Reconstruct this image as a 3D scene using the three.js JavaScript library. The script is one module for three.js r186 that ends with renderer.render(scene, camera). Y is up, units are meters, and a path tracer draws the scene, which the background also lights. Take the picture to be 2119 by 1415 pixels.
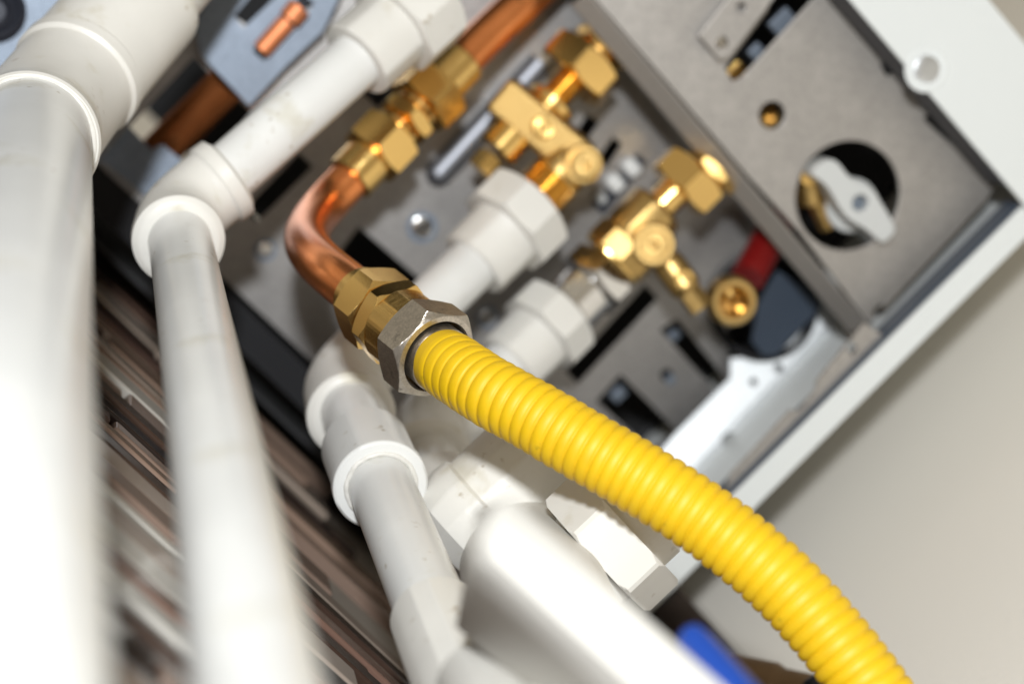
import * as THREE from 'three';
import { toCreasedNormals, mergeGeometries } from 'three/addons/utils/BufferGeometryUtils.js';
import { ConvexGeometry } from 'three/addons/geometries/ConvexGeometry.js';
import { RoundedBoxGeometry } from 'three/addons/geometries/RoundedBoxGeometry.js';

// ------------------------------------------------------------------ camera, light, exposure
// The boiler hangs on a tiled wall (plane z = const, x along it, y up); the camera stands under it and looks up.
const V = (x = 0, y = 0, z = 0) => new THREE.Vector3(x, y, z);
const AX = V(0.67455, 0.68323, 0.27960), UP = V(-0.20294, -0.19253, 0.96008), OUT = V(0.70979, -0.70436, 0.00878);
const F = 4000, CX = 1059.5, CY = 707.5, EYE = V(0, 1.2, 0);
const dirW = (x, y, z) => V(AX.x * x + AX.y * y + AX.z * z, UP.x * x + UP.y * y + UP.z * z, OUT.x * x + OUT.y * y + OUT.z * z);
const scene = new THREE.Scene();
const camera = new THREE.PerspectiveCamera(2 * Math.atan(707.5 / F) * 180 / Math.PI, 2119 / 1415, 0.01, 20);
{
  const r = dirW(1, 0, 0), u = dirW(0, -1, 0), b = dirW(0, 0, -1);
  camera.quaternion.setFromRotationMatrix(new THREE.Matrix4().makeBasis(r, u, b));
  camera.position.copy(EYE);
  camera.focus = 0.548; camera.userData.fStop = 6.2;
}
scene.background = new THREE.Color().setRGB(0.375, 0.335, 0.265);   // the even light of a pale room
const renderer = new THREE.WebGLRenderer({ antialias: true });
renderer.toneMapping = THREE.LinearToneMapping;
renderer.toneMappingExposure = 1.0;
renderer.shadowMap.enabled = true;
const flash = new THREE.SpotLight(new THREE.Color().setRGB(0.95, 0.98, 1.0), 2.25, 8, 0.7, 0.5, 2);   // flash above and behind the camera
flash.name = 'camera_flash';
flash.position.copy(EYE).add(dirW(0.0, -0.17, -0.18));
flash.target.position.copy(EYE).add(dirW(0, 0, 0.65));
flash.castShadow = true; flash.shadow.radius = 1.3; flash.shadow.mapSize.set(2048, 2048);
scene.add(flash, flash.target);

// ------------------------------------------------------------------ helpers
let seed = 7;
const rnd = () => { seed = (seed * 1664525 + 1013904223) % 4294967296; return seed / 4294967296; };
const at = (px, py, Z) => EYE.clone().add(dirW((px - CX) / F * Z, (py - CY) / F * Z, Z));            // a point seen there, Z metres away
const onY = (px, py, y) => { const d = dirW((px - CX) / F, (py - CY) / F, 1); return EYE.clone().addScaledVector(d, (y - EYE.y) / d.y); };
const onZ = (px, py, z) => { const d = dirW((px - CX) / F, (py - CY) / F, 1); return EYE.clone().addScaledVector(d, (z - EYE.z) / d.z); };
const used = {};
const numbered = (n) => { const k = used[n] = (used[n] ?? -1) + 1; return k ? `${n}_${String(k).padStart(3, '0')}` : n; };
function thing(name, label, category, base, group) {
  const o = new THREE.Group(); o.name = numbered(name); o.position.copy(base);
  o.userData = { label, category }; if (group) o.userData.group = group;
  scene.add(o); return o;
}
function part(name, geo, mat, parent, worldBase = parent.position, label) {
  const g = geo.clone().translate(-worldBase.x, -worldBase.y, -worldBase.z);
  const m = new THREE.Mesh(g, mat); m.name = name; m.castShadow = m.receiveShadow = true;
  if (label) m.userData.label = label;
  parent.add(m); return m;
}
const sub = (name, geo, mat, partMesh, t, label) => part(name, geo, mat, partMesh, t.position, label);

// surface of revolution along +Y from [r, y] pairs; flats cut it to an n-sided nut of half-width ap
function spin(profile, { flats = 0, ap = 0, seg = 72, roll = 0, crease = 0.45 } = {}) {
  const pts = [];
  for (let i = 0; i < profile.length - 1; i++) {
    const [r0, y0] = profile[i], [r1, y1] = profile[i + 1], n = flats && Math.max(r0, r1) > ap * 0.99 && r0 !== r1 ? 10 : 1;
    for (let k = 0; k < n; k++) pts.push([r0 + (r1 - r0) * k / n, y0 + (y1 - y0) * k / n]);
  }
  pts.push(profile.at(-1));
  const P = [], uv = [], idx = []; let s = 0; const rRef = Math.max(...profile.map((p) => p[0]));
  pts.forEach(([r, y], i) => {
    if (i) s += Math.hypot(r - pts[i - 1][0], y - pts[i - 1][1]);
    for (let k = 0; k <= seg; k++) {
      const t = k / seg * 2 * Math.PI; let q = r;
      if (flats) { const w = 2 * Math.PI / flats, a = ((t + roll) % w + w) % w - w / 2; q = Math.min(r, ap / Math.cos(a)); }
      P.push(q * Math.cos(t), y, -q * Math.sin(t)); uv.push(t * rRef, s);
    }
  });
  for (let i = 0; i < pts.length - 1; i++) for (let k = 0; k < seg; k++) {
    const a = i * (seg + 1) + k, b = a + seg + 1; idx.push(a, a + 1, b, b, a + 1, b + 1);
  }
  const g = new THREE.BufferGeometry();
  g.setAttribute('position', new THREE.Float32BufferAttribute(P, 3)); g.setAttribute('uv', new THREE.Float32BufferAttribute(uv, 2)); g.setIndex(idx);
  return toCreasedNormals(g, crease);
}
function place(geo, p, dir) {
  const q = new THREE.Quaternion().setFromUnitVectors(V(0, 1, 0), dir.clone().normalize());
  return geo.clone().applyQuaternion(q).translate(p.x, p.y, p.z);
}
// a flat of the nut can be turned towards a direction of view (face)
const rollFor = (dir, face, n) => { const q = new THREE.Quaternion().setFromUnitVectors(V(0, 1, 0), dir.clone().normalize()).invert(), v = face.clone().applyQuaternion(q); return Math.PI / n - Math.atan2(-v.z, v.x); };
const lathe = (p, dir, profile, o = {}) => place(spin(profile, o.face ? { ...o, roll: rollFor(dir, o.face, o.flats) } : o), p, dir);
const rod = (r, l, c = 0.0006) => [[0, 0], [r - c, 0], [r, c], [r, l - c], [r - c, l], [0, l]];
const nutP = (r, l, ap, hole = 0) => [[hole, 0.0], [ap * 0.97, 0], [r, (r - ap) * 0.75], [r, l - (r - ap) * 0.75], [ap * 0.97, l], [hole, l]];
const nut = (p, dir, ap, l, { n = 6, hole = 0, roll = 0, face } = {}) => lathe(p, dir, nutP(ap / Math.cos(Math.PI / n) * 1.0005, l, ap, hole), { flats: n, ap, roll, face, seg: n * 16, crease: 0.3 });

// sweep along a curve; list holds [distance, radius] pairs
function sweep(curve, list, seg = 40, step = 0.004, crease = 0.5) {
  const L = curve.getLength(), rows = [];
  for (let i = 0; i < list.length; i++) {
    if (i) { const [s0, r0] = list[i - 1], [s1, r1] = list[i], n = Math.max(1, Math.ceil((s1 - s0) / step)); for (let k = 1; k < n; k++) rows.push([s0 + (s1 - s0) * k / n, r0 + (r1 - r0) * k / n]); }
    rows.push(list[i]);
  }
  const P = [], N = [], uv = [], idx = []; let nrm, acc = 0, rowsOut = 0, prevRow = -1;
  const rMax = Math.max(...list.map((x) => x[1]));
  const slope = (i) => { const ds = rows[i + 1][0] - rows[i][0], dr = rows[i + 1][1] - rows[i][1], l = Math.hypot(ds, dr) || 1; return [ds / l, dr / l]; };
  rows.forEach(([s, r], i) => {
    const u = Math.min(1, Math.max(0, s / L)), c = curve.getPointAt(u), t = curve.getTangentAt(u).normalize();
    if (!nrm) nrm = V(0.3, 0.5, 0.8).cross(t).normalize(); else nrm.addScaledVector(t, -nrm.dot(t)).normalize();
    const bi = t.clone().cross(nrm);
    if (i) acc += Math.hypot(s - rows[i - 1][0], r - rows[i - 1][1]);
    const before = i ? slope(i - 1) : slope(0), after = i < rows.length - 1 ? slope(i) : before;
    const sharp = i && i < rows.length - 1 && before[0] * after[0] + before[1] * after[1] < Math.cos(crease);
    const kinds = sharp ? [before, after] : [[before[0] + after[0], before[1] + after[1]]];
    kinds.forEach(([ds, dr], q) => {
      for (let k = 0; k <= seg; k++) {
        const a = k / seg * 2 * Math.PI, o = nrm.clone().multiplyScalar(Math.cos(a)).addScaledVector(bi, Math.sin(a)), n = o.clone().multiplyScalar(ds).addScaledVector(t, -dr).normalize();
        P.push(c.x + o.x * r, c.y + o.y * r, c.z + o.z * r); N.push(n.x, n.y, n.z); uv.push(a * rMax, acc);
      }
      if (q === 0 && prevRow >= 0) for (let k = 0; k < seg; k++) { const a = prevRow * (seg + 1) + k, b = rowsOut * (seg + 1) + k; idx.push(a, a + 1, b, b, a + 1, b + 1); }
      prevRow = rowsOut++;
    });
  });
  const g = new THREE.BufferGeometry();
  g.setAttribute('position', new THREE.Float32BufferAttribute(P, 3)); g.setAttribute('normal', new THREE.Float32BufferAttribute(N, 3)); g.setAttribute('uv', new THREE.Float32BufferAttribute(uv, 2)); g.setIndex(idx);
  return g;
}
const tube = (pts, r, o = {}) => { const c = pts.length > 2 ? new THREE.CatmullRomCurve3(pts, false, 'centripetal') : new THREE.LineCurve3(pts[0], pts[1]); const L = c.getLength(); return sweep(c, [[0, 0], [0, r], [L, r], [L, 0]], o.seg ?? 48, o.step ?? 0.004); };
// corner piece: from a through corner c to b, rounded
function cornerCurve(a, c, b, k = 0.6) {
  const path = new THREE.CurvePath(), d1 = a.clone().sub(c), d2 = b.clone().sub(c), m = Math.min(d1.length(), d2.length()) * k;
  const p = c.clone().addScaledVector(d1.normalize(), m), q = c.clone().addScaledVector(d2.normalize(), m);
  path.add(new THREE.LineCurve3(a, p)); path.add(new THREE.QuadraticBezierCurve3(p, c, q)); path.add(new THREE.LineCurve3(q, b));
  return path;
}
// socket elbow of outer radius r over pipes of radius rp, with lips at its ends
function elbow(a, c, b, r, rp, lip = 0.0012, k = 0.8) {
  const cu = cornerCurve(a, c, b, k), L = cu.getLength();
  return sweep(cu, [[0, rp * 0.97], [0, r - 0.0012], [0.0008, r - 0.0003], [0.0016, r + lip], [0.006, r + lip], [0.0075, r], [L - 0.0075, r], [L - 0.006, r + lip], [L - 0.0016, r + lip], [L - 0.0005, r - 0.0002], [L, r - 0.0012], [L, rp * 0.97]], 56, 0.002);
}
// a sheet cut out of the horizontal plane y, thickness upward
function sheet(pts, y, t, holes = [], bevel = 0) {
  const to = ([px, py]) => { const p = onY(px, py, y); return new THREE.Vector2(p.x, -p.z); };
  const s = new THREE.Shape(pts.map(to));
  for (const h of holes) {
    if (h.length === 3 && !Array.isArray(h[0])) { const c = to([h[0], h[1]]), e = to([h[0] + h[2], h[1]]); const path = new THREE.Path(); path.absarc(c.x, c.y, c.distanceTo(e), 0, Math.PI * 2, true); s.holes.push(path); }
    else s.holes.push(new THREE.Path(h.map(to)));
  }
  const g = new THREE.ExtrudeGeometry(s, { depth: t, bevelEnabled: bevel > 0, bevelSize: bevel, bevelThickness: bevel, bevelSegments: 2, bevelOffset: -bevel, curveSegments: 40 });
  return g.rotateX(-Math.PI / 2).translate(0, y, 0);
}
const boxAt = (x0, x1, y0, y1, z0, z1, r = 0) => (r ? new RoundedBoxGeometry(x1 - x0, y1 - y0, z1 - z0, 2, r) : new THREE.BoxGeometry(x1 - x0, y1 - y0, z1 - z0)).translate((x0 + x1) / 2, (y0 + y1) / 2, (z0 + z1) / 2);
function block(p, dx, dy, sx, sy, sz, r) {     // rounded block centred at p with its x along dx and y near dy
  const x = dx.clone().normalize(), z = x.clone().cross(dy).normalize(), y = z.clone().cross(x);
  const g = new RoundedBoxGeometry(sx, sy, sz, 3, r); g.applyMatrix4(new THREE.Matrix4().makeBasis(x, y, z)); return g.translate(p.x, p.y, p.z);
}

// ------------------------------------------------------------------ procedural textures
function lattice(n, s) { let q = s; const a = new Float32Array(n * n); for (let i = 0; i < a.length; i++) { q = (q * 1664525 + 1013904223) % 4294967296; a[i] = q / 4294967296; } return a; }
function fbm(n, base, oct, s) {       // tileable value noise, n pixels a side
  const out = new Float32Array(n * n); let amp = 0.5, f = base, tot = 0;
  for (let o = 0; o < oct; o++, amp *= 0.55, f *= 2) {
    const a = lattice(f, s + o * 977); tot += amp;
    for (let y = 0; y < n; y++) for (let x = 0; x < n; x++) {
      const u = x / n * f, v = y / n * f, x0 = Math.floor(u), y0 = Math.floor(v), fx = u - x0, fy = v - y0, sx = fx * fx * (3 - 2 * fx), sy = fy * fy * (3 - 2 * fy), x1 = (x0 + 1) % f, y1 = (y0 + 1) % f;
      const p = a[y0 * f + x0] + (a[y0 * f + x1] - a[y0 * f + x0]) * sx, q = a[y1 * f + x0] + (a[y1 * f + x1] - a[y1 * f + x0]) * sx;
      out[y * n + x] += amp * (p + (q - p) * sy);
    }
  }
  for (let i = 0; i < out.length; i++) out[i] /= tot; return out;
}
function tex(n, fn, metres, srgb = false) {
  const d = new Uint8Array(n * n * 4);
  for (let i = 0; i < n * n; i++) { const c = fn(i % n, Math.floor(i / n), i); for (let k = 0; k < 3; k++) d[i * 4 + k] = Math.max(0, Math.min(255, Math.round((Array.isArray(c) ? c[k] : c) * 255))); d[i * 4 + 3] = 255; }
  const t = new THREE.DataTexture(d, n, n); t.wrapS = t.wrapT = THREE.RepeatWrapping; t.magFilter = THREE.LinearFilter; t.minFilter = THREE.LinearMipmapLinearFilter; t.generateMipmaps = true;
  const [mx, my] = Array.isArray(metres) ? metres : [metres, metres]; t.repeat.set(1 / mx, 1 / my);
  if (srgb) t.colorSpace = THREE.SRGBColorSpace; t.needsUpdate = true; return t;
}
const n1 = fbm(512, 6, 6, 11), n2 = fbm(512, 32, 4, 29), n3 = fbm(512, 4, 3, 53);
const grime = tex(512, (x, y, i) => {          // pale plastic with brown specks and wipes of dirt
  const st = Math.max(0, (n1[i] - 0.60) * 2.4), sp = Math.max(0, n2[i] - 0.71) * 5 * Math.max(0, n3[i] - 0.42) * 4, v = 0.95 + (n3[i] - 0.5) * 0.06;
  return [v - st * 0.16 - sp * 0.28, v - st * 0.19 - sp * 0.33, v - st * 0.28 - sp * 0.40];
}, 0.09, true);
const fineRough = tex(512, (x, y, i) => 0.45 + (n2[i] - 0.5) * 0.9, 0.03);
const castBump = tex(512, (x, y, i) => n2[i], 0.012);
const scuffs = lattice(512, 5);
const turned = tex(512, (x, y) => 0.35 + 0.5 * scuffs[y * 7 % 262144] * 0.5 + 0.12 * scuffs[(y * 512 + (x >> 4)) % 262144], [0.05, 0.02]);
const steelMap = tex(512, (x, y, i) => { const v = 0.9 + (n2[i] - 0.5) * 0.14 + (n3[i] - 0.5) * 0.08; return [v, v * 0.995, v * 0.985]; }, 0.035, true);
const nutMap = tex(512, (x, y, i) => { const v = 0.9 + (scuffs[i] - 0.5) * 0.12 + (n2[i] - 0.5) * 0.2 - Math.max(0, n1[i] - 0.66) * 1.6; return [v, v * 0.985, v * 0.96]; }, 0.02, true);
const copperMap = tex(512, (x, y, i) => { const v = 0.96 + (n3[i] - 0.5) * 0.16, k = Math.max(0, n1[i] - 0.69) * 2.0; return [v - k, v * (0.99 - k), v * (0.97 - k)]; }, 0.04, true);
const hoseMap = tex(512, (x, y, i) => { const d = Math.max(0, n2[i] - 0.70) * 3 * Math.max(0, n3[i] - 0.4) * 3, f = Math.max(0, n1[i] - 0.6) * 0.9, v = 0.97 + (n1[i] - 0.5) * 0.10; return [v - d * 0.5 - f * 0.25, v - d * 0.45 - f * 0.3, v]; }, 0.05, true);
const paint = tex(256, (x, y, i) => 0.5 + (n2[(y * 2 % 512) * 512 + x * 2 % 512] - 0.5) * 0.8, 0.008);

const std = (r, g, b, roughness, o = {}) => new THREE.MeshPhysicalMaterial({ color: new THREE.Color().setRGB(r, g, b), roughness, ...o });
const M = {
  white: std(0.79, 0.77, 0.72, 0.40, { map: grime }),
  pipe: std(0.82, 0.82, 0.80, 0.36, { map: grime, clearcoat: 0.5, clearcoatRoughness: 0.22 }),
  cleanWhite: std(0.78, 0.78, 0.76, 0.42),
  lip: std(0.74, 0.74, 0.72, 0.5),
  steel: std(0.54, 0.515, 0.495, 0.5, { metalness: 0.8, map: steelMap, bumpMap: castBump, bumpScale: 0.00001 }),
  backSteel: std(0.43, 0.42, 0.42, 0.42, { metalness: 0.9, map: steelMap, bumpMap: castBump, bumpScale: 0.00001 }),
  zinc: std(0.27, 0.32, 0.40, 0.5, { metalness: 0.75, map: steelMap, bumpMap: castBump, bumpScale: 0.00001 }),
  flashLitZinc: std(0.82, 0.86, 0.90, 0.42, { metalness: 0.35, map: steelMap }),  // paler than zinc: flash glare on the folded bracket put into the colour
  rib: std(0.27, 0.28, 0.31, 0.48, { metalness: 0.9 }),
  darkSteel: std(0.03, 0.033, 0.045, 0.45, { metalness: 0.3 }),
  chrome: std(0.85, 0.84, 0.83, 0.16, { metalness: 1 }),
  screw: std(0.70, 0.72, 0.74, 0.34, { metalness: 1 }),
  nickel: std(0.72, 0.68, 0.63, 0.36, { metalness: 1, map: nutMap, bumpMap: castBump, bumpScale: 0.00002 }),
  nickelEdge: std(0.70, 0.66, 0.58, 0.26, { metalness: 1, bumpMap: turned, bumpScale: 0.00003 }),
  brass: std(0.94, 0.62, 0.215, 0.18, { metalness: 1, bumpMap: castBump, bumpScale: 0.000008 }),
  brassTurned: std(0.94, 0.63, 0.225, 0.22, { metalness: 1, bumpMap: turned, bumpScale: 0.00006 }),
  brassCast: std(0.56, 0.375, 0.14, 0.37, { metalness: 1, bumpMap: castBump, bumpScale: 0.00005 }),
  copper: std(1.0, 0.36, 0.125, 0.26, { metalness: 0.92, map: copperMap, bumpMap: castBump, bumpScale: 0.000006 }),
  bronze: std(0.22, 0.14, 0.075, 0.5, { metalness: 0.6 }),
  copperDull: std(0.9, 0.33, 0.15, 0.5, { metalness: 0.6, map: copperMap }),
  yellow: std(0.80, 0.50, 0.004, 0.52, { map: hoseMap }),
  red: std(0.17, 0.004, 0.004, 0.4),
  blue: std(0.006, 0.045, 0.27, 0.4),
  black: std(0.02, 0.02, 0.022, 0.8, { specularIntensity: 0.4 }),
  darkInterior: std(0.035, 0.035, 0.037, 0.9),  // near-black, so that the inside of the casing reads dark
  slate: std(0.035, 0.05, 0.075, 0.5),
  enamel: std(0.70, 0.725, 0.72, 0.35, { bumpMap: paint, bumpScale: 0.00003 }),
  wall: std(0.84, 0.80, 0.73, 0.9, { bumpMap: castBump, bumpScale: 0.0002 }),
  grout: std(0.22, 0.19, 0.16, 0.9),
  greyPlastic: std(0.55, 0.56, 0.55, 0.45),
};
const tileMats = [[0.17, 0.10, 0.075], [0.24, 0.165, 0.125], [0.05, 0.03, 0.022], [0.32, 0.26, 0.215], [0.46, 0.44, 0.40], [0.20, 0.14, 0.11], [0.02, 0.013, 0.011], [0.07, 0.042, 0.034]]
  .map(([r, g, b], i) => std(r, g, b, 0.10 + 0.03 * (i % 3), { specularIntensity: 0.7 }));

// ------------------------------------------------------------------ setting
const YS = EYE.y + 0.74, YC = EYE.y + 0.69, YF = EYE.y + 0.665, ZW = -0.092;
const XWALL = 0.357;
{
  const w = new THREE.Group(); w.name = 'tile_wall'; w.userData.kind = 'structure'; w.position.set(0, 1.2, ZW); scene.add(w);
  part('wall_backing', boxAt(-0.55, XWALL, 0.9, 2.9, ZW - 0.06, ZW - 0.004), M.grout, w);
  const cache = {};
  const hs = [0.011, 0.017, 0.009, 0.019, 0.014, 0.010];
  let y = 1.2 + 0.20;
  for (let row = 0; y < 1.2 + 0.86; row++) {
    const h = hs[(row * 5 + (row >> 1)) % 6]; let x = -0.34 + rnd() * -0.08;
    while (x < 0.14) {
      const l = [0.09, 0.12, 0.15][Math.floor(rnd() * 3)], d = 0.006 + rnd() * 0.0025, key = `${h}|${l}`;
      cache[key] ??= new RoundedBoxGeometry(l - 0.0018, h - 0.0018, 0.008, 2, 0.0011);
      const m = new THREE.Mesh(cache[key], tileMats[Math.floor(rnd() * tileMats.length)]); m.name = 'tile'; m.castShadow = m.receiveShadow = true;
      m.position.set(x + l / 2, y + h / 2 - 1.2, d - 0.010); m.rotation.set((rnd() - 0.5) * 0.07, (rnd() - 0.5) * 0.014, 0); w.add(m);
      x += l;
    }
    y += h;
  }
  part('tile_return', boxAt(0.318, XWALL - 0.0005, 0.9, 2.9, ZW - 0.003, -0.0148), tileMats[2], w);
  const s = new THREE.Mesh(boxAt(0, 0.05, 0.6, 3.2, ZW - 0.06, 1.6), M.wall); s.geometry.translate(-0.025, -1.9, -0.76); s.position.set(XWALL + 0.025, 1.9, 0.76);
  s.name = 'side_wall'; s.userData.kind = 'structure'; s.receiveShadow = true; scene.add(s);
}

// ------------------------------------------------------------------ boiler
const boiler = thing('wall_boiler', 'white wall-hung boiler seen from below with its bare sheet metal underside', 'boiler', V(0.05, YF, 0.05));
{
  const fi = onY(1944, 217, YF), fo = onY(2085, 43, YF), si = onY(1793, 750, YF), so = onY(1868, 750, YF);
  const zi = fi.z, zo = fo.z, xi = si.x, xo = so.x;
  const back = ZW + 0.05;
  // casing: a bottom flange at the front, a narrower one at the side, walls going up from their outer edges
  part('front_flange', boxAt(-0.5, xo, YF, YF + 0.0015, zi, zo, 0.0006), M.enamel, boiler);
  part('side_flange', boxAt(xi, xo - 0.0001, YF + 0.0002, YF + 0.0017, back, zi - 0.0004, 0.0006), M.enamel, boiler);
  part('front_cover', boxAt(-0.5, xo, YF + 0.002, YF + 0.4, zo - 0.002, zo), M.enamel, boiler);
  part('side_cover', boxAt(xo - 0.0015, xo + 0.0003, YF + 0.002, YF + 0.4, back, zo - 0.0025), M.enamel, boiler);
  part('top_dark_panel', boxAt(-0.5, xo - 0.003, YF + 0.36, YF + 0.365, back, zo - 0.004), M.darkInterior, boiler);  // near-black panels closing the casing so its openings read dark
  part('rear_dark_panel', boxAt(-0.5, xo - 0.003, YS + 0.004, YF + 0.36, ZW + 0.012, ZW + 0.0135), M.darkInterior, boiler);
  part('side_dark_panel', boxAt(xo - 0.006, xo - 0.003, YF + 0.125, YF + 0.358, back, zo - 0.0065), M.darkInterior, boiler);  // dark panel added inside the side cover so the slots read black
  part('front_dark_panel', boxAt(-0.5, xo - 0.0065, YF + 0.02, YF + 0.358, zo - 0.006, zo - 0.0035), M.darkInterior, boiler);  // dark panel added inside the front cover to blacken the plate holes
  // inner lip of the front flange
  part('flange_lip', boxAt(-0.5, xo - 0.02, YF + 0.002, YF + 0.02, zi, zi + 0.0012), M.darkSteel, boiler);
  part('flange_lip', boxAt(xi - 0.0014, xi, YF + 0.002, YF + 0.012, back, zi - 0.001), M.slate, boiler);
  // screw in the front flange
  const sp = onY(1918, 143, YF);
  const dimple = part('screw_cup', lathe(sp, V(0, -1, 0), [[0.0085, 0.0001], [0.0072, 0.0007], [0.006, 0.0006], [0.005, 0.0001]], {}), M.enamel, boiler);
  sub('screw', lathe(sp, V(0, -1, 0), [[0.005, 0], [0.0048, 0.0015], [0.0042, 0.0028], [0.0031, 0.0039], [0.0016, 0.0046], [0, 0.0048]], { crease: 2 }), M.screw, dimple, boiler);

  // back sheet with its slots
  const holes = [
    [[262, 268], [400, 118], [520, 232], [384, 386]],
    [[470, 20], [560, -60], [640, -60], [520, 62]],
    [[560, 110], [650, 10], [690, 30], [600, 130]].map(([x, y]) => [x + 8, y - 4]),
    [[508, 430], [618, 315], [648, 345], [530, 462]],
    [[728, 172], [832, 88], [868, 132], [782, 224]],
    [[676, 556], [742, 468], [884, 590], [838, 640]],
    [[1170, 768], [1335, 588], [1362, 618], [1196, 794]],
    [[1366, 682], [1402, 660], [1508, 790], [1484, 812]],
    [[1234, 830], [1284, 774], [1400, 890], [1350, 934]],
    [[1192, 272], [1216, 236], [1240, 254], [1214, 292]],
    [[1236, 330], [1268, 282], [1288, 298], [1256, 346]],
    [1380, 776, 13], [548, 505, 9],
  ];
  const sheetOut = [[190, 330], [420, 40], [520, -90], [1200, -90], [1500, 250], [1640, 420], [1640, 500], [1500, 690], [1520, 790], [1420, 905], [1250, 1110], [1120, 1180], [650, 752], [445, 560]];
  const lower = part('lower_plate', sheet(sheetOut, YS, 0.0012, holes), M.backSteel, boiler);
  // zinc bracket round the two slots at the top left
  part('rear_dark_strip', boxAt(-0.5, 0.20, YS - 0.004, YS + 0.05, onY(445, 560, YS).z - 0.015, onY(445, 560, YS).z - 0.002), M.black, boiler);  // black strip put in for the dark band between sheet edge and tiles
  part('slotted_bracket', sheet([[412, 36], [405, 60], [412, 112], [515, 220], [590, 140], [668, 66], [700, 0], [730, -70], [470, -70]], YS - 0.012, 0.0012, [[[482, 33], [503, 60], [566, 0], [610, -55], [560, -60]], [[520, 105], [546, 128], [652, 8], [626, -16]]], 0.0002), M.zinc, boiler);
  part('corner_bracket', sheet([[205, 330], [266, 262], [314, 311], [322, 304], [336, 299], [380, 336], [306, 408]], YS - 0.006, 0.0012), M.zinc, boiler);
  part('copper_branch', tube([onY(322, 322, YS + 0.012), onY(470, 172, YS - 0.001)], 0.0076), M.copper, boiler);
  part('copper_stub', tube([onY(540, 104, YS - 0.015), onY(594, 44, YS - 0.015)], 0.0036), M.copperDull, boiler);
  part('copper_stub', tube([onY(598, 40, YS - 0.016), onY(620, 14, YS - 0.016)], 0.0044), M.copperDull, boiler);
  part('thin_cable', tube([onY(616, 22, YS - 0.004), onY(720, -100, YS - 0.004)], 0.0016), M.darkSteel, boiler);
  part('dull_strip', sheet([[480, 150], [560, 60], [700, 90], [560, 200]], YS + 0.004, 0.001, []), M.backSteel, boiler);
  part('side_bracket', sheet([[-260, -160], [270, -160], [135, 0], [0, 142], [-130, 290], [-260, 330]], YS - 0.03, 0.0014, [[-14, 22, 62]]), M.zinc, boiler);
  part('grommet', lathe(onY(-14, 22, YS - 0.03), V(0, -1, 0), [[0.011, 0.0], [0.0112, 0.001], [0.0095, 0.002], [0.0075, 0.0005], [0.006, 0.002], [0.004, 0.0], [0, 0]], {}), M.darkSteel, boiler);
  // pressed rib and long tunnel in the sheet
  const r0 = onY(908, 358, YS - 0.002), r1 = onY(1118, 130, YS - 0.002);
  part('pressed_rib', tube([r0, r1], 0.0052), M.rib, boiler);
  part('rib_end', new THREE.SphereGeometry(0.0052, 24, 16).translate(r0.x, r0.y, r0.z), M.rib, boiler);
  // louvre plate with white lugs between the valves
  for (const [x, y] of [[1272, 378], [1306, 346]]) part('lug', new RoundedBoxGeometry(0.0075, 0.006, 0.0062, 3, 0.0018).translate(...onY(x, y, YS - 0.003).toArray()), M.cleanWhite, boiler);
  part('lug', new RoundedBoxGeometry(0.005, 0.004, 0.004, 3, 0.0014).translate(...onY(1243, 409, YS - 0.002).toArray()), M.greyPlastic, boiler);
  part('cable_duct', sheet([[1228, 425], [1320, 318], [1340, 336], [1250, 446]], YS - 0.0015, 0.001), M.darkSteel, boiler);
  // screws on the sheet
  for (const [x, y, r, m] of [[873, 470, 0.0042, M.chrome], [1008, 656, 0.0032, M.chrome], [548, 517, 0.003, M.chrome]]) {
    const p = onY(x, y, YS);
    const hd = part('sheet_screw', lathe(p, V(0, -1, 0), [[r, 0], [r * 0.96, r * 0.3], [r * 0.82, r * 0.56], [r * 0.55, r * 0.78], [r * 0.25, r * 0.88], [0, r * 0.9]], { crease: 2 }), m, boiler);
    sub('washer', lathe(p, V(0, -1, 0), [[r * 1.5, 0], [r * 1.5, 0.0005], [r, 0.0006]], {}), M.zinc, hd, boiler);
  }
  // folded bracket at the lower right, coloured pale for its flash glare: two facets meeting in a crease, each turned a little towards the lens
  const facet = (pts, depth, t, holesIn = []) => {
    // a sheet lying in a plane of its own: pts are seen positions with their distances
    const P = pts.map(([x, y, z]) => at(x, y, z)), n = P[1].clone().sub(P[0]).cross(P[2].clone().sub(P[0])).normalize(); if (n.dot(EYE.clone().sub(P[0])) > 0) n.negate();
    const x = P[1].clone().sub(P[0]).normalize(), y2 = n.clone().cross(x), o = P[0];
    const hit = (px, py) => { const d = at(px, py, 1).sub(EYE); return EYE.clone().addScaledVector(d, o.clone().sub(EYE).dot(n) / d.dot(n)); };
    const flat = (p) => { const q = p.clone().sub(o); return new THREE.Vector2(q.dot(x), q.dot(y2)); };
    const s = new THREE.Shape(depth.map(([px, py]) => flat(hit(px, py))));
    for (const hole of holesIn) {
      const [hx, hy, hr] = hole; if (Array.isArray(hx)) { s.holes.push(new THREE.Path(hole.map(([px, py]) => flat(hit(px, py))))); continue; }
      const c = flat(hit(hx, hy)), e = flat(hit(hx + hr, hy)); const h = new THREE.Path(); h.absarc(c.x, c.y, c.distanceTo(e), 0, Math.PI * 2, true); s.holes.push(h); }
    const g = new THREE.ExtrudeGeometry(s, { depth: t, bevelEnabled: false, curveSegments: 24 });
    g.applyMatrix4(new THREE.Matrix4().makeBasis(x, y2, n)); return g.translate(o.x, o.y, o.z);
  };
  const A0 = [1240, 1140, 0.775], A1 = [1715, 655, 0.789];
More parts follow.
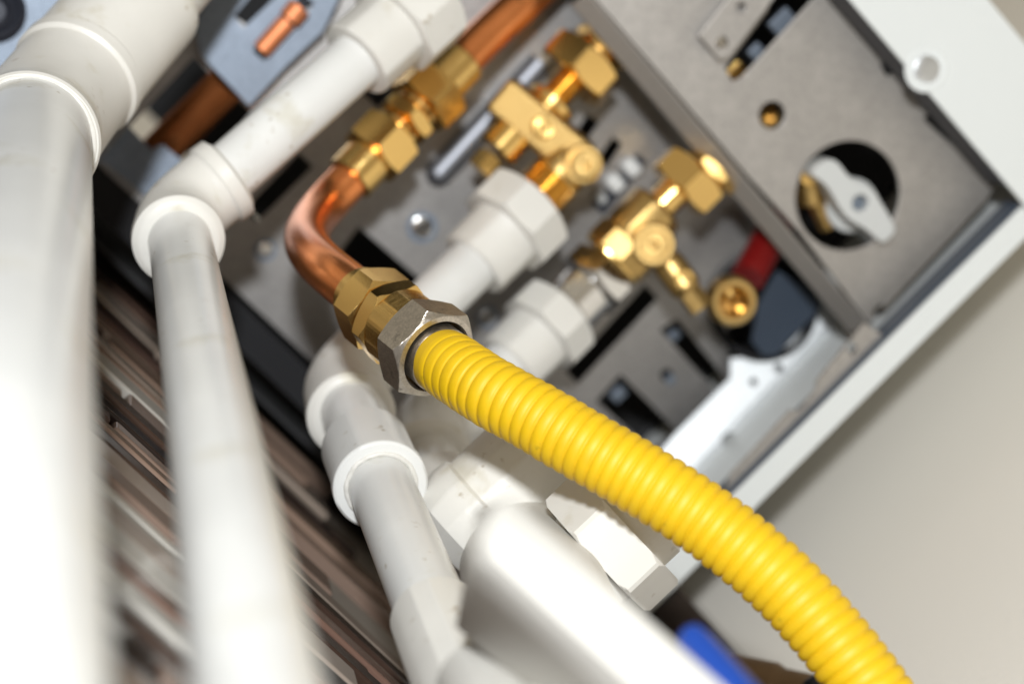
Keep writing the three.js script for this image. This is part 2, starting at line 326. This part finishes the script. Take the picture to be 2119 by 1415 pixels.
  part('folded_bracket', facet([A0, A1, [1500, 790, 0.7845]], [[1190, 1190], [1230, 1100], [1396, 900], [1512, 782], [1512, 742], [1540, 740], [1575, 738], [1606, 726], [1690, 634], [1703, 629], [1716, 632], [1726, 644], [1728, 652], [1500, 885], [1240, 1150]], 0.0014, [[1440, 850, 16], [1612, 762, 10], [1385, 1000, 13], [1560, 790, 8]]), M.flashLitZinc, boiler);
  part('folded_bracket', facet([A0, A1, [1560, 940, 0.785]], [[1242, 1152], [1502, 887], [1730, 654], [1735, 680], [1640, 775], [1640, 865], [1520, 1030], [1410, 1140], [1260, 1200]], 0.0014, [[1510, 912, 17], [[1556, 880], [1590, 836], [1608, 850], [1574, 894]], [[1440, 1010], [1480, 955], [1506, 975], [1466, 1030]], [1640, 745, 9]]), M.flashLitZinc, boiler);
  // dark drum behind the drain cock
  part('drain_cup', lathe(onY(1590, 640, YS - 0.01), V(0, 1, 0), [[0.0, 0.02], [0.016, 0.02], [0.0195, 0.0], [0.0215, 0.0], [0.022, 0.03]], {}), M.black, boiler);
  part('drain_flap', sheet([[1556, 706], [1574, 610], [1610, 560], [1660, 590], [1704, 632], [1608, 735], [1580, 736]], YS - 0.014, 0.001), M.slate, boiler);
  for (const [x, y, k] of [[1392, 690, 0.004], [1276, 812, 0.005]]) part('glint_block', new RoundedBoxGeometry(k, 0.008, k * 1.3, 2, 0.0006).translate(...onY(x, y, YS + 0.012).toArray()), M.zinc, boiler);  // small zinc blocks added for the pale glints inside the slots
  part('sheet_screw', lathe(onY(1388, 786, YS), V(0, -1, 0), [[0.0022, 0], [0.002, 0.0008], [0.001, 0.0013], [0, 0.0014]], { crease: 2 }), M.zinc, boiler);
  // side rail bracket
  part('rail_bracket', sheet([[1496, 1045], [1512, 982], [1636, 850], [1655, 850], [1690, 805], [1690, 790], [1790, 668], [1826, 692], [1818, 716], [1528, 1046], [1380, 1180], [1360, 1160]], YF + 0.004, 0.0014, [[[1752, 722], [1762, 704], [1776, 718], [1766, 738]]]), M.steel, boiler);
  part('rail_gap_dark', sheet([[1640, 800], [1700, 740], [1720, 770], [1630, 860]], YC + 0.03, 0.001), M.black, boiler);  // solid black sheet put in for the dark gap beside the rail

  // cover plate with knob hole, port and tab window
  const coverOut = [[1216, -20], [1140, -104], [1660, -100], [1748, 0], [1838, 120], [1822, 134], [1836, 158], [1858, 148], [1925, 232], [1912, 246], [2062, 384], [2040, 418], [1830, 640], [1826, 626], [1806, 644], [1810, 662], [1797, 668], [1655, 480], [1546, 362]];
  const cover = part('cover_plate', sheet(coverOut, YC, 0.0012, [[1755, 405, 107], [1598, 238, 27], [1420, -62, 84], [[1500, 140], [1516, 168], [1535, 160], [1690, -10], [1680, -60], [1600, -60], [1590, 20]]], 0.0003), M.steel, boiler);
  const e0 = onY(1216, -20, YC), e1 = onY(1797, 668, YC);
  const lipL = V(e1.x - e0.x, 0, e1.z - e0.z), fold = V(0, 0.55, -0.835).addScaledVector(lipL.clone().normalize(), 0.05).normalize();
  const lipG = block(e0.clone().lerp(e1, 0.5).add(V(0, 0.0007, 0)).addScaledVector(fold, 0.0042), lipL, fold, lipL.length() * 0.995, 0.0082, 0.0012, 0.0005);
  sub('folded_edge', lipG, M.steel, cover, boiler);
  const tb = part('raised_tab', sheet([[1446, 74], [1560, -70], [1640, -60], [1600, 0], [1510, 118], [1490, 124]], YC - 0.006, 0.0012, [[1534, 16, 10]], 0.0003), M.steel, boiler);
  sub('tab_screw', lathe(onY(1493, 88, YC - 0.006), V(0, -1, 0), [[0.0024, 0], [0.0024, 0.0006], [0.0015, 0.0013], [0, 0.0016]], {}), M.chrome, tb, boiler);
  part('latch', new RoundedBoxGeometry(0.007, 0.004, 0.010, 2, 0.0008).translate(...onY(1618, 45, YC + 0.012).toArray()), M.zinc, boiler);
  part('latch', new RoundedBoxGeometry(0.006, 0.004, 0.006, 2, 0.0008).translate(...onY(1565, 108, YC + 0.012).toArray()), M.zinc, boiler);
  part('brass_clip', new RoundedBoxGeometry(0.008, 0.010, 0.008, 2, 0.001).translate(...onY(1520, 150, YC + 0.014).toArray()), M.brass, boiler);
  part('clip_lug', new RoundedBoxGeometry(0.007, 0.003, 0.007, 2, 0.0006).translate(...onY(1838, 122, YC + 0.008).toArray()), M.zinc, boiler);
  part('port_fitting', lathe(onY(1590, 240, YC + 0.02), V(0, -1, 0), [[0.0052, -0.01], [0.0052, 0], [0.003, 0.0003], [0.003, -0.004], [0, -0.004]], {}), M.brassCast, boiler);
}

// filling knob inside the round hole
{
  const c = onY(1760, 410, YC - 0.006), kn = thing('filling_knob', 'pale grey winged tap knob in the round hole of the cover plate', 'knob', c);
  const to = ([px, py]) => { const p = onY(px, py, YC - 0.006); return new THREE.Vector2(p.x, -p.z); };
  const s = new THREE.Shape(); const o = [[1680, 362], [1688, 345], [1714, 330], [1734, 336], [1760, 366], [1805, 390], [1822, 415], [1852, 470], [1838, 496], [1822, 500], [1790, 474], [1758, 455], [1738, 432], [1712, 388]].map(to);
  const cc = new THREE.SplineCurve([...o, o[0]]); s.setFromPoints(cc.getPoints(90));
  const hc = to([1780, 420]); const h = new THREE.Path(); h.absarc(hc.x, hc.y, 0.0031, 0, Math.PI * 2, true); s.holes.push(h);
  const g = new THREE.ExtrudeGeometry(s, { depth: 0.010, bevelEnabled: true, bevelSize: 0.0008, bevelThickness: 0.0008, bevelOffset: -0.0008, bevelSegments: 3 }).rotateX(-Math.PI / 2).translate(0, YC - 0.006, 0);
  part('wing', g, M.greyPlastic, kn);
  part('hub', lathe(onY(1765, 425, YC + 0.006), V(0, 1, 0), rod(0.0105, 0.02), {}), M.greyPlastic, kn);
  part('centre_screw', lathe(onY(1780, 420, YC - 0.006).add(V(0, 0.003, 0)), V(0, -1, 0), [[0.0031, -0.002], [0.0029, 0], [0, 0.0002]], {}), M.zinc, kn);
  const tp = thing('brass_spindle', 'small brass spindle with a lever beside the pale knob', 'tap', onY(1690, 420, YC + 0.012));
  part('body', tube([onY(1672, 360, YC + 0.012), onY(1682, 420, YC + 0.012)], 0.0058), M.brassCast, tp);
  part('lever', tube([onY(1684, 410, YC + 0.01), onY(1712, 470, YC + 0.012)], 0.0032), M.brassCast, tp);
  part('cap', lathe(onY(1668, 362, YC + 0.008), V(0, -1, 0), rod(0.0042, 0.005), {}), M.brass, tp);
}
// rod beside the plate edge
{
  const b = thing('chrome_rod', 'dark shiny rod lying along the edge of the cover plate below the red handle', 'rod', at(1690, 570, 0.765));
  part('bar', tube([onY(1612, 490, YC + 0.03), onY(1768, 668, YC + 0.03)], 0.0034), M.chrome, b);
}

// ------------------------------------------------------------------ brass valves
const dW = onY(900, 600, YS).sub(onY(1000, 506, YS)).normalize();   // the way the pipes run towards the wall
const dIn = V(0, 0, -1);
function threads(p, dir, r, l, pitch = 0.0016) { const a = [[0, 0]]; for (let s = 0; s < l - pitch; s += pitch) a.push([r - 0.0007, s], [r, s + pitch / 2]); a.push([r - 0.0007, l], [0, l]); return lathe(p, dir, a, { crease: 0.2 }); }
const along = (a, b, t) => a.clone().lerp(b, t);
{
  const Z = 0.720, t = thing('brass_valve', 'long brass valve with a round screw boss, left of the two valves', 'valve', at(1130, 280, Z), 'brass valves under the boiler');
  const a = at(1262, 78, 0.728), b = at(1040, 316, 0.722), d = b.clone().sub(a).normalize();
  part('back_nut', nut(at(1252, 90, 0.722), d, 0.0098, 0.0045, { face: dirW(0, 0, -1) }), M.brass, t);
  part('shank', lathe(at(1250, 92, 0.7225), d, rod(0.0078, 0.012), {}), M.brassCast, t);
  part('union_nut', nut(at(1224, 116, 0.7235), d, 0.0140, 0.0125, { face: dirW(0.35, 0.3, -1) }), M.brass, t);
  part('neck', threads(at(1180, 166, 0.725), d, 0.0064, 0.011), M.brass, t);
  part('collar', lathe(at(1148, 206, 0.724), d, [[0, 0], [0.0085, 0], [0.0098, 0.001], [0.0098, 0.004], [0.0088, 0.005], [0.0088, 0.0085], [0, 0.0085]], {}), M.brassTurned, t);
  const e0 = at(1034, 192, Z), e1 = at(1205, 335, Z), m = along(e0, e1, 0.5);
  part('body', block(m, e1.clone().sub(e0), d.clone().add(dirW(0, 0, 0.3)), e1.distanceTo(e0) * 1.02, 0.0158, 0.0150, 0.0028), M.brassCast, t);
  part('gland', lathe(m.clone().addScaledVector(dirW(0.1, 0.12, -1).normalize(), 0.006), dirW(0.1, 0.12, -1), [[0.0046, 0], [0.0046, 0.0020], [0.0038, 0.0026], [0.0016, 0.0026], [0.0012, 0.0015], [0, 0.0015]], {}), M.brassTurned, t);
  part('boss', lathe(at(1200, 338, Z - 0.002), dirW(0.12, 0.12, -1), [[0, 0], [0.0075, 0], [0.0075, 0.008], [0.0068, 0.0087], [0.0052, 0.0087], [0.0052, 0.0125], [0.0045, 0.0132], [0.0022, 0.0132], [0.0018, 0.011], [0, 0.011]], {}), M.brassCast, t);
  part('side_port', lathe(at(1062, 275, Z), d, [[0, 0], [0.0082, 0], [0.0082, 0.009], [0.0072, 0.0098], [0, 0.0098]], {}), M.brass, t);
  part('port_cap', nut(at(1020, 324, Z), d, 0.0046, 0.0075), M.brass, t);
  part('outlet', lathe(at(1185, 330, Z), d, rod(0.0095, 0.010), {}), M.brassCast, t);
  part('outlet_thread', threads(at(1152, 366, Z), d, 0.0105, 0.016), M.brass, t);
}
{
  const Z = 0.728, t = thing('brass_valve', 'stout brass valve with a drain spout, right of the two valves', 'valve', at(1310, 473, Z), 'brass valves under the boiler');
  const a = at(1500, 320, Z), b = at(1260, 560, Z), d = b.clone().sub(a).normalize();
  part('back_nut', nut(at(1482, 346, 0.727), d, 0.0098, 0.0045, { face: dirW(0, 0, -1) }), M.brass, t);
  part('shank', lathe(at(1481, 346, 0.727), d, rod(0.0075, 0.012), {}), M.brassCast, t);
  part('union_nut', nut(at(1446, 350, 0.728), d, 0.0128, 0.0120, { face: dirW(0.5, 0.5, -1) }), M.brass, t);
  part('neck', lathe(at(1405, 388, Z), d, rod(0.0062, 0.013), {}), M.brass, t);
  part('body', lathe(at(1366, 424, Z), d, [[0, 0], [0.0088, 0], [0.0108, 0.0015], [0.0112, 0.004], [0.0112, 0.015], [0.0104, 0.0175], [0.0104, 0.020], [0, 0.020]], {}), M.brassCast, t);
  part('body_hex', nut(at(1304, 500, Z), d, 0.0128, 0.009, { n: 8, face: dirW(0.45, 0.5, -1) }), M.brassCast, t);
  part('rim', lathe(at(1272, 530, Z), d, [[0, 0], [0.012, 0], [0.0128, 0.0008], [0.0128, 0.002], [0.012, 0.0028], [0, 0.0028]], {}), M.brassTurned, t);
  part('boss', lathe(at(1345, 506, Z - 0.004), dirW(0.1, 0.05, -1), [[0, 0], [0.0082, 0], [0.0082, 0.009], [0.0074, 0.0098], [0.0056, 0.0098], [0.005, 0.009], [0.0018, 0.009], [0.0012, 0.0075], [0, 0.0075]], {}), M.brassCast, t);
  const s0 = at(1378, 538, Z - 0.001), s1 = at(1462, 652, Z - 0.002), sd = s1.clone().sub(s0).normalize();
  part('spout', lathe(s0, sd, [[0, 0], [0.0058, 0], [0.0062, 0.003], [0.0062, 0.0125], [0.0052, 0.0145], [0, 0.0145]], {}), M.brassCast, t);
  part('spout_nut', nut(s0.clone().addScaledVector(sd, 0.0145), sd, 0.0042, 0.0085), M.brassCast, t);
  part('spout_port', lathe(at(1414, 576, Z - 0.0055), dirW(0.25, 0.25, -1), [[0.0036, 0], [0.0036, 0.002], [0.0022, 0.002], [0.002, -0.002], [0, -0.002]], {}), M.brassTurned, t);
}
{
  const Z = 0.738, c = at(1512, 622, Z), t = thing('drain_cock', 'brass ring-shaped drain cock on a red sleeve', 'drain cock', c);
  part('ring', lathe(at(1508, 618, Z + 0.004), dirW(0.12, 0.14, -1), [[0.0048, 0], [0.0088, 0], [0.0098, 0.002], [0.0094, 0.008], [0.0082, 0.0102], [0.0064, 0.0102], [0.0052, 0.009], [0.0048, 0.002], [0.0048, -0.006], [0, -0.006]], {}), M.brassCast, t);
  part('pin', lathe(at(1520, 630, Z + 0.006), dirW(0.12, 0.14, -1), rod(0.002, 0.006), {}), M.brass, t);
  const u = at(1605, 470, 0.762), v = at(1548, 574, 0.748);
  part('stub', tube([at(1500, 582, Z), at(1512, 610, Z)], 0.004), M.brass, t);
  part('sleeve', tube([v, u], 0.0068), M.red, t);
  part('sleeve_cap', lathe(u, u.clone().sub(v), rod(0.0062, 0.01), {}), M.red, t);
}

// ------------------------------------------------------------------ gas line: copper pipe and yellow hose
const nd = dirW(0.576, 0.430, -0.694).normalize();                       // the way the hose leaves its nut
const nutFront = at(903, 737, 0.556);
const backBy = (mm) => nutFront.clone().addScaledVector(nd, -mm / 1000);
{
  const t = thing('copper_pipe', 'bent copper gas pipe with brass compression couplings', 'pipe', at(640, 500, 0.616));
  const end = backBy(44);
  const a = at(722, 372, 0.688), b = at(962, 120, 0.709), d = b.clone().sub(a).normalize(), L = b.distanceTo(a), q = (s) => a.clone().addScaledVector(d, s * L);
  const cw = new THREE.CurvePath(), c0 = q(0.03), cA = q(1.03), cZ = at(1172, -78, 0.724), c3 = backBy(50), up = c0.clone().sub(cA).normalize();
  cw.add(new THREE.CubicBezierCurve3(cZ, cZ.clone().lerp(cA, 0.5), cA.clone().addScaledVector(up, -0.015), cA)); cw.add(new THREE.LineCurve3(cA, c0));
  const c1 = c0.clone().addScaledVector(up, 0.0075);
  cw.add(new THREE.LineCurve3(c0, c1)); cw.add(new THREE.CubicBezierCurve3(c1, c1.clone().addScaledVector(up, 0.0245), c3.clone().addScaledVector(nd, -0.031), c3)); cw.add(new THREE.LineCurve3(c3, end));
  part('tube', sweep(cw, [[0, 0.0075], [cw.getLength(), 0.0075]], 64, 0.0015), M.copper, t);
  // upper coupling
  part('collar', lathe(q(0), d, [[0.0071, 0], [0.0086, 0], [0.0092, 0.0006], [0.0092, 0.012], [0, 0.012]], {}), M.brassTurned, t);
  part('clamp_nut', nut(q(0.17), d, 0.0114, L * 0.205, { face: dirW(-0.35, -0.3, -1) }), M.brass, t);
  part('coupling_body', threads(q(0.36), d, 0.0085, L * 0.28, 0.0026), M.brass, t);
  part('coupling_hex', nut(q(0.44), d, 0.0098, L * 0.09, { face: dirW(-0.3, -0.3, -1) }), M.brass, t);
  part('clamp_nut', nut(q(0.58), d, 0.0116, L * 0.2, { face: dirW(-0.06, -0.14, -1) }), M.brass, t);
  part('collar', lathe(q(0.77), d, [[0, 0], [0.0092, 0], [0.0092, 0.013], [0.0086, 0.0138], [0.0071, 0.0138]], {}), M.brassTurned, t);
  // lower coupling down to the hose nut
  const pc = (s0, prof, m, n, o = {}) => part(n, lathe(backBy(s0), nd, prof, o), m, t);
  pc(43.5, [[0.0069, 0], [0.0084, 0], [0.009, 0.0005], [0.009, 0.008], [0, 0.008]], M.brassTurned, 'collar');
  part('clamp_nut', nut(backBy(38), nd, 0.0112, 0.0105, { face: dirW(-0.62, -0.6, -1).applyAxisAngle(nd, 0.1) }), M.brass, t);
  part('adapter_hex', nut(backBy(26.5), nd, 0.0116, 0.0065, { face: dirW(-0.67, -0.73, -1.0).applyAxisAngle(nd, 0.38) }), M.brass, t);
  pc(21, [[0, 0], [0.0116, 0], [0.0119, 0.0005], [0.0119, 0.011], [0, 0.011]], M.brassTurned, 'adapter_barrel');
}
{
  const t = thing('gas_hose', 'yellow corrugated flexible gas hose with a nickel hex nut', 'hose', nutFront);
  part('hex_nut', lathe(backBy(11), nd, [[0.0108, 0], [0.0128, 0], [0.01495, 0.0012], [0.01495, 0.0092], [0.01265, 0.011], [0.0112, 0.0113], [0.0108, 0.0105], [0.0108, 0.001]], { flats: 6, ap: 0.01295, face: dirW(-0.67, -0.73, -1.0), seg: 96, crease: 0.3 }), M.nickel, t);
  part('inner_sleeve', lathe(backBy(9), nd, [[0.0098, 0], [0.0098, 0.0118], [0.009, 0.0122]], {}), M.nickel, t);
  const hp = [backBy(6), backBy(-1), at(948, 768, 0.5455), at(1016, 812, 0.535), at(1100, 858, 0.5275), at(1185, 908, 0.522), at(1312, 982, 0.516), at(1470, 1084, 0.51), at(1622, 1210, 0.505), at(1748, 1352, 0.50), at(1825, 1455, 0.497), at(1900, 1580, 0.495)];
  const c = new THREE.CatmullRomCurve3(hp, false, 'centripetal'); c.arcLengthDivisions = 600; const L = c.getLength();
  const list = [[0, 0.0092], [0.0088, 0.0092], [0.0095, 0.0095], [0.013, 0.0097]];
  const pitch = 0.0035; let s = 0.013;
  for (let k = 0, pw = pitch; s < L - 0.005; k++, s += pw) {
    pw = pitch * (0.93 + rnd() * 0.14);
    const g = Math.min(1, 0.35 + k * 0.1) * 0.0010, r = 0.0099 + (rnd() - 0.5) * 0.00016;
    for (let j = 1; j <= 12; j++) { const u = j / 12, w = Math.abs(Math.sin(Math.PI * u)); list.push([s + u * pw, r - g + g * Math.pow(w, 0.38)]); }
  }
  part('corrugated_tube', sweep(c, list, 72, 0.01, 3.0), M.yellow, t);
}

{ // fitting low down behind the end of the hose
  const a = at(1500, 1395, 0.66), b = at(1760, 1450, 0.64), t = thing('gas_cock', 'dull brown gas cock with a dark collar, behind the lower end of the yellow hose', 'gas cock', a), d = b.clone().sub(a).normalize();
  part('body', lathe(a, d, [[0, 0], [0.0065, 0], [0.0075, 0.003], [0.0075, 0.018], [0.0062, 0.021], [0.0062, 0.05], [0, 0.05]], {}), M.bronze, t);
  part('collar', lathe(at(1690, 1405, 0.632), dirW(0.35, 0.75, -0.5), rod(0.0058, 0.012), {}), M.darkSteel, t);
}

// ------------------------------------------------------------------ white plastic pipes
const R1 = 0.0099;
function bead(c, dir, rad, r) {           // uneven bead of melted plastic or sealant round a joint
  const q = new THREE.Quaternion().setFromUnitVectors(V(0, 1, 0), dir.clone().normalize()), pts = [];
  for (let k = 0; k < 40; k++) { const a = k / 40 * 2 * Math.PI, w = rad + (rnd() - 0.5) * r * 0.35; pts.push(V(Math.cos(a) * w, (rnd() - 0.5) * r * 0.3, Math.sin(a) * w).applyQuaternion(q).add(c)); }
  return new THREE.TubeGeometry(new THREE.CatmullRomCurve3(pts, true), 160, r, 8, true);
}
{ // first thin pipe
  const c = at(366, 452, 0.622), up = at(470, 360, 0.632), dn = at(376, 520, 0.598);
  const t = thing('plastic_pipe', 'pale plastic water pipe with a large elbow, left of the copper pipe', 'pipe', c, 'white plastic water pipes');
  const far = at(790, 78, 0.662);
  part('run', tube([at(430, 395, 0.628), far], R1), M.pipe, t);
  const eb = elbow(at(478, 362, 0.634), at(352, 452, 0.628), at(370, 500, 0.600), 0.0132, R1);
  part('elbow', eb, M.white, t);
  part('drop', tube([at(366, 470, 0.61), at(376, 520, 0.592), at(528, 1415, 0.29), at(590, 1780, 0.22)], R1), M.pipe, t);
  const ax0 = at(430, 395, 0.628), d = far.clone().sub(ax0).normalize(), q = along(ax0, far, 0.845);
  part('sleeve', lathe(q, d, [[R1, 0], [0.0135, 0], [0.0142, 0.0008], [0.0142, 0.020], [0, 0.020]], {}), M.white, t);
  part('union_nut', nut(q.clone().addScaledVector(d, 0.0185), d, 0.0172, 0.019, { n: 8, face: dirW(0.05, 0.05, -1) }), M.white, t);
}
{ // second thin pipe with coupling
  const t = thing('plastic_pipe', 'pale plastic water pipe with a coupling, running under the hose nut', 'pipe', at(700, 820, 0.64), 'white plastic water pipes');
  const u0 = at(1150, 372, 0.72), u1 = at(935, 590, 0.70), d = u1.clone().sub(u0).normalize();
  part('union_nut', nut(at(1096, 426, 0.715), d, 0.0178, 0.0150, { n: 8, face: dirW(0.05, 0.05, -1) }), M.white, t);
  part('sleeve', lathe(at(1046, 480, 0.71), d, [[0, 0], [0.0148, 0], [0.0142, 0.002], [0.0138, 0.0175], [0.0128, 0.0185], [R1, 0.0185]], {}), M.white, t);
  part('run', tube([at(1000, 525, 0.705), at(742, 775, 0.665)], R1), M.pipe, t);
  part('elbow', elbow(at(800, 705, 0.672), at(700, 790, 0.668), at(728, 862, 0.632), 0.0135, R1), M.white, t);
  part('drop', tube([at(716, 830, 0.64), at(905, 1290, 0.50)], R1), M.pipe, t);
  const p0 = at(716, 830, 0.64), p1 = at(905, 1290, 0.50), k0 = along(p0, p1, 0.25), k1 = along(p0, p1, 0.44), kd = k1.clone().sub(k0).normalize(), kl = k1.distanceTo(k0);
  const cp = part('coupling', lathe(k0, kd, [[R1, 0], [0.0132, 0], [0.0138, 0.0006], [0.0138, kl - 0.0048], [0.0145, kl - 0.004], [0.0145, kl - 0.0008]], {}), M.pipe, t);
  sub('rim', lathe(k1.clone().addScaledVector(kd, -0.0008), kd, [[0.0145, 0], [0.0143, 0.0006], [0.0136, 0.0012], [0.0112, 0.0012], [0.0108, 0.0002], [R1 - 0.0002, 0.0002]], {}), M.lip, cp, t);
  sub('weld_bead', bead(k1.clone().addScaledVector(kd, 0.0004), kd, R1 + 0.0006, 0.0008), M.white, cp, t);
  const low = at(900, 1275, 0.503), ld = at(905, 1290, 0.50).sub(at(716, 830, 0.64)).normalize();
  part('lower_elbow', lathe(low, ld, [[R1, 0], [0.0112, 0], [0.0120, 0.001], [0.0120, 0.09], [0, 0.09]], {}), M.white, t);
}
{ // third thin pipe behind
  const t = thing('plastic_pipe', 'pale plastic water pipe furthest back, joined to the chrome union', 'pipe', at(890, 880, 0.69), 'white plastic water pipes');
  const u0 = at(1210, 600, 0.735), u1 = at(1060, 750, 0.72), d = u1.clone().sub(u0).normalize();
  part('chrome_barrel', lathe(at(1262, 548, 0.738), d, [[0, 0], [0.0085, 0], [0.0085, 0.02], [0, 0.02]], {}), M.chrome, t);
  part('chrome_nut', nut(at(1250, 560, 0.737), d, 0.0128, 0.010), M.chrome, t);
  part('chrome_collar', lathe(at(1212, 600, 0.735), d, rod(0.0115, 0.012), {}), M.chrome, t);
  part('union_nut', nut(at(1160, 648, 0.732), d, 0.0164, 0.013, { n: 8, face: dirW(0.05, 0.05, -1) }), M.white, t);
  part('sleeve', lathe(at(1118, 690, 0.728), d, [[0, 0], [0.014, 0], [0.0136, 0.002], [0.0132, 0.0175], [0.012, 0.0185], [R1, 0.0185]], {}), M.white, t);
  part('run', tube([at(1080, 728, 0.724), at(920, 880, 0.70)], R1), M.pipe, t);
  part('elbow', elbow(at(1000, 800, 0.706), at(862, 900, 0.70), at(890, 962, 0.665), 0.0148, R1), M.white, t);
  part('drop', tube([at(885, 940, 0.672), at(960, 1110, 0.60)], R1), M.pipe, t);
  part('socket', lathe(at(915, 1010, 0.645), at(960, 1110, 0.60).sub(at(885, 940, 0.672)), rod(0.0135, 0.05, 0.001), {}), M.white, t);
}
{ // thick pipe at the left
  const t = thing('thick_pipe', 'thick pale plastic drain pipe with a stepped socket elbow at the far left', 'pipe', at(60, 200, 0.57));
  const RB = 0.0172;
  const a = at(432, -158, 0.66), c = at(92, 236, 0.60), b = at(60, 292, 0.562);
  const cu = cornerCurve(a, c, b, 0.9), L = cu.getLength(), n = (f) => L * f;
  part('socket_elbow', sweep(cu, [[0, RB], [0, 0.0165], [n(0.30), 0.0165], [n(0.30), 0.0196], [n(0.31), 0.0200], [n(0.58), 0.0200], [n(0.59), 0.0208], [n(0.625), 0.0208], [n(0.635), 0.0196], [n(0.93), 0.0198], [L - 0.0012, 0.0204], [L, 0.0198], [L, 0.0186], [L - 0.0008, 0.0182], [L - 0.0012, 0.0176], [L - 0.0012, 0.017]], 96, 0.0016), M.white, t);
  part('joint_bead', bead(b.clone().addScaledVector(b.clone().sub(c).normalize(), -0.0004), b.clone().sub(c), RB + 0.0012, 0.0011), M.white, t);
  part('drop', tube([at(66, 250, 0.58), at(58, 330, 0.535), at(38, 500, 0.46), at(8, 720, 0.385), at(-18, 1000, 0.315), at(-50, 1415, 0.25), at(-90, 1900, 0.20)], RB), M.pipe, t);
}
{ // stop valve with its big union nut and lever
  const t = thing('stop_valve', 'bulky white plastic stop valve with a large hex nut and a blue grip', 'valve', at(1060, 1060, 0.6));
  const d = onY(900, 600, YS).sub(onY(1000, 506, YS)).normalize();
  part('tail', lathe(at(1155, 916, 0.592), d, [[0, 0], [0.0182, 0], [0.0182, 0.028], [0.0196, 0.029], [0.0200, 0.034], [0.0185, 0.042], [0.012, 0.048], [0, 0.050]], { crease: 0.35 }), M.white, t);
  part('big_nut', lathe(at(1300, 1089, 0.553), d, [[0.0125, 0], [0.0205, 0], [0.02205, 0.0012], [0.02205, 0.0118], [0.0205, 0.0130], [0.0125, 0.0130]], { flats: 6, ap: 0.0192, face: dirW(0.0, 0.02, -1), seg: 96, crease: 0.3 }), M.white, t);
  part('nut_collar', lathe(at(1335, 1054, 0.555), d, rod(0.0155, 0.055, 0.001), {}), M.white, t);
  const b0 = at(1090, 1165, 0.585), b1 = at(1190, 1500, 0.43);
  part('body', lathe(b0, b1.clone().sub(b0), [[0, -0.012], [0.012, -0.011], [0.0195, -0.003], [0.0205, 0.004], [0.0205, 0.21], [0, 0.21]], {}), M.white, t);
  // square outlet coming down towards the lens: lit side, ridge, underside
  const soft = (p, q, r) => [0.1, 0.3, 0.5, 0.7, 0.9].map((k) => p.clone().multiplyScalar((1 - k) * (1 - k)).addScaledVector(q, 2 * k * (1 - k)).addScaledVector(r, k * k));
  const ends = (T, Rr, B, K) => [T, ...soft(Rr.clone().lerp(T, 0.25), Rr, Rr.clone().lerp(B, 0.35)), ...soft(B.clone().lerp(Rr, 0.2), B, B.clone().lerp(K, 0.2)), K];
  const hull = new ConvexGeometry([...ends(at(1056, 1030, 0.366), at(1008, 1180, 0.352), at(935, 1310, 0.425), at(1040, 1190, 0.53)), ...ends(at(1530, 1450, 0.354), at(1500, 1640, 0.340), at(1430, 1760, 0.41), at(1530, 1600, 0.52)), at(978, 1100, 0.366), at(968, 1165, 0.366), at(985, 1050, 0.378)]);
  part('outlet', toCreasedNormals(hull, 1.1), M.white, t);
  part('lower_spout', tube([at(990, 1415, 0.43), at(1140, 1660, 0.36)], 0.0095), M.white, t);
  const g0 = at(1430, 1315, 0.40), g1 = at(1640, 1550, 0.37);
  part('grip', block(along(g0, g1, 0.5), g1.clone().sub(g0), dirW(0.66, -0.75, 0), g0.distanceTo(g1), 0.0066, 0.010, 0.003), M.blue, t, undefined, 'blue grip');
}
renderer.render(scene, camera);
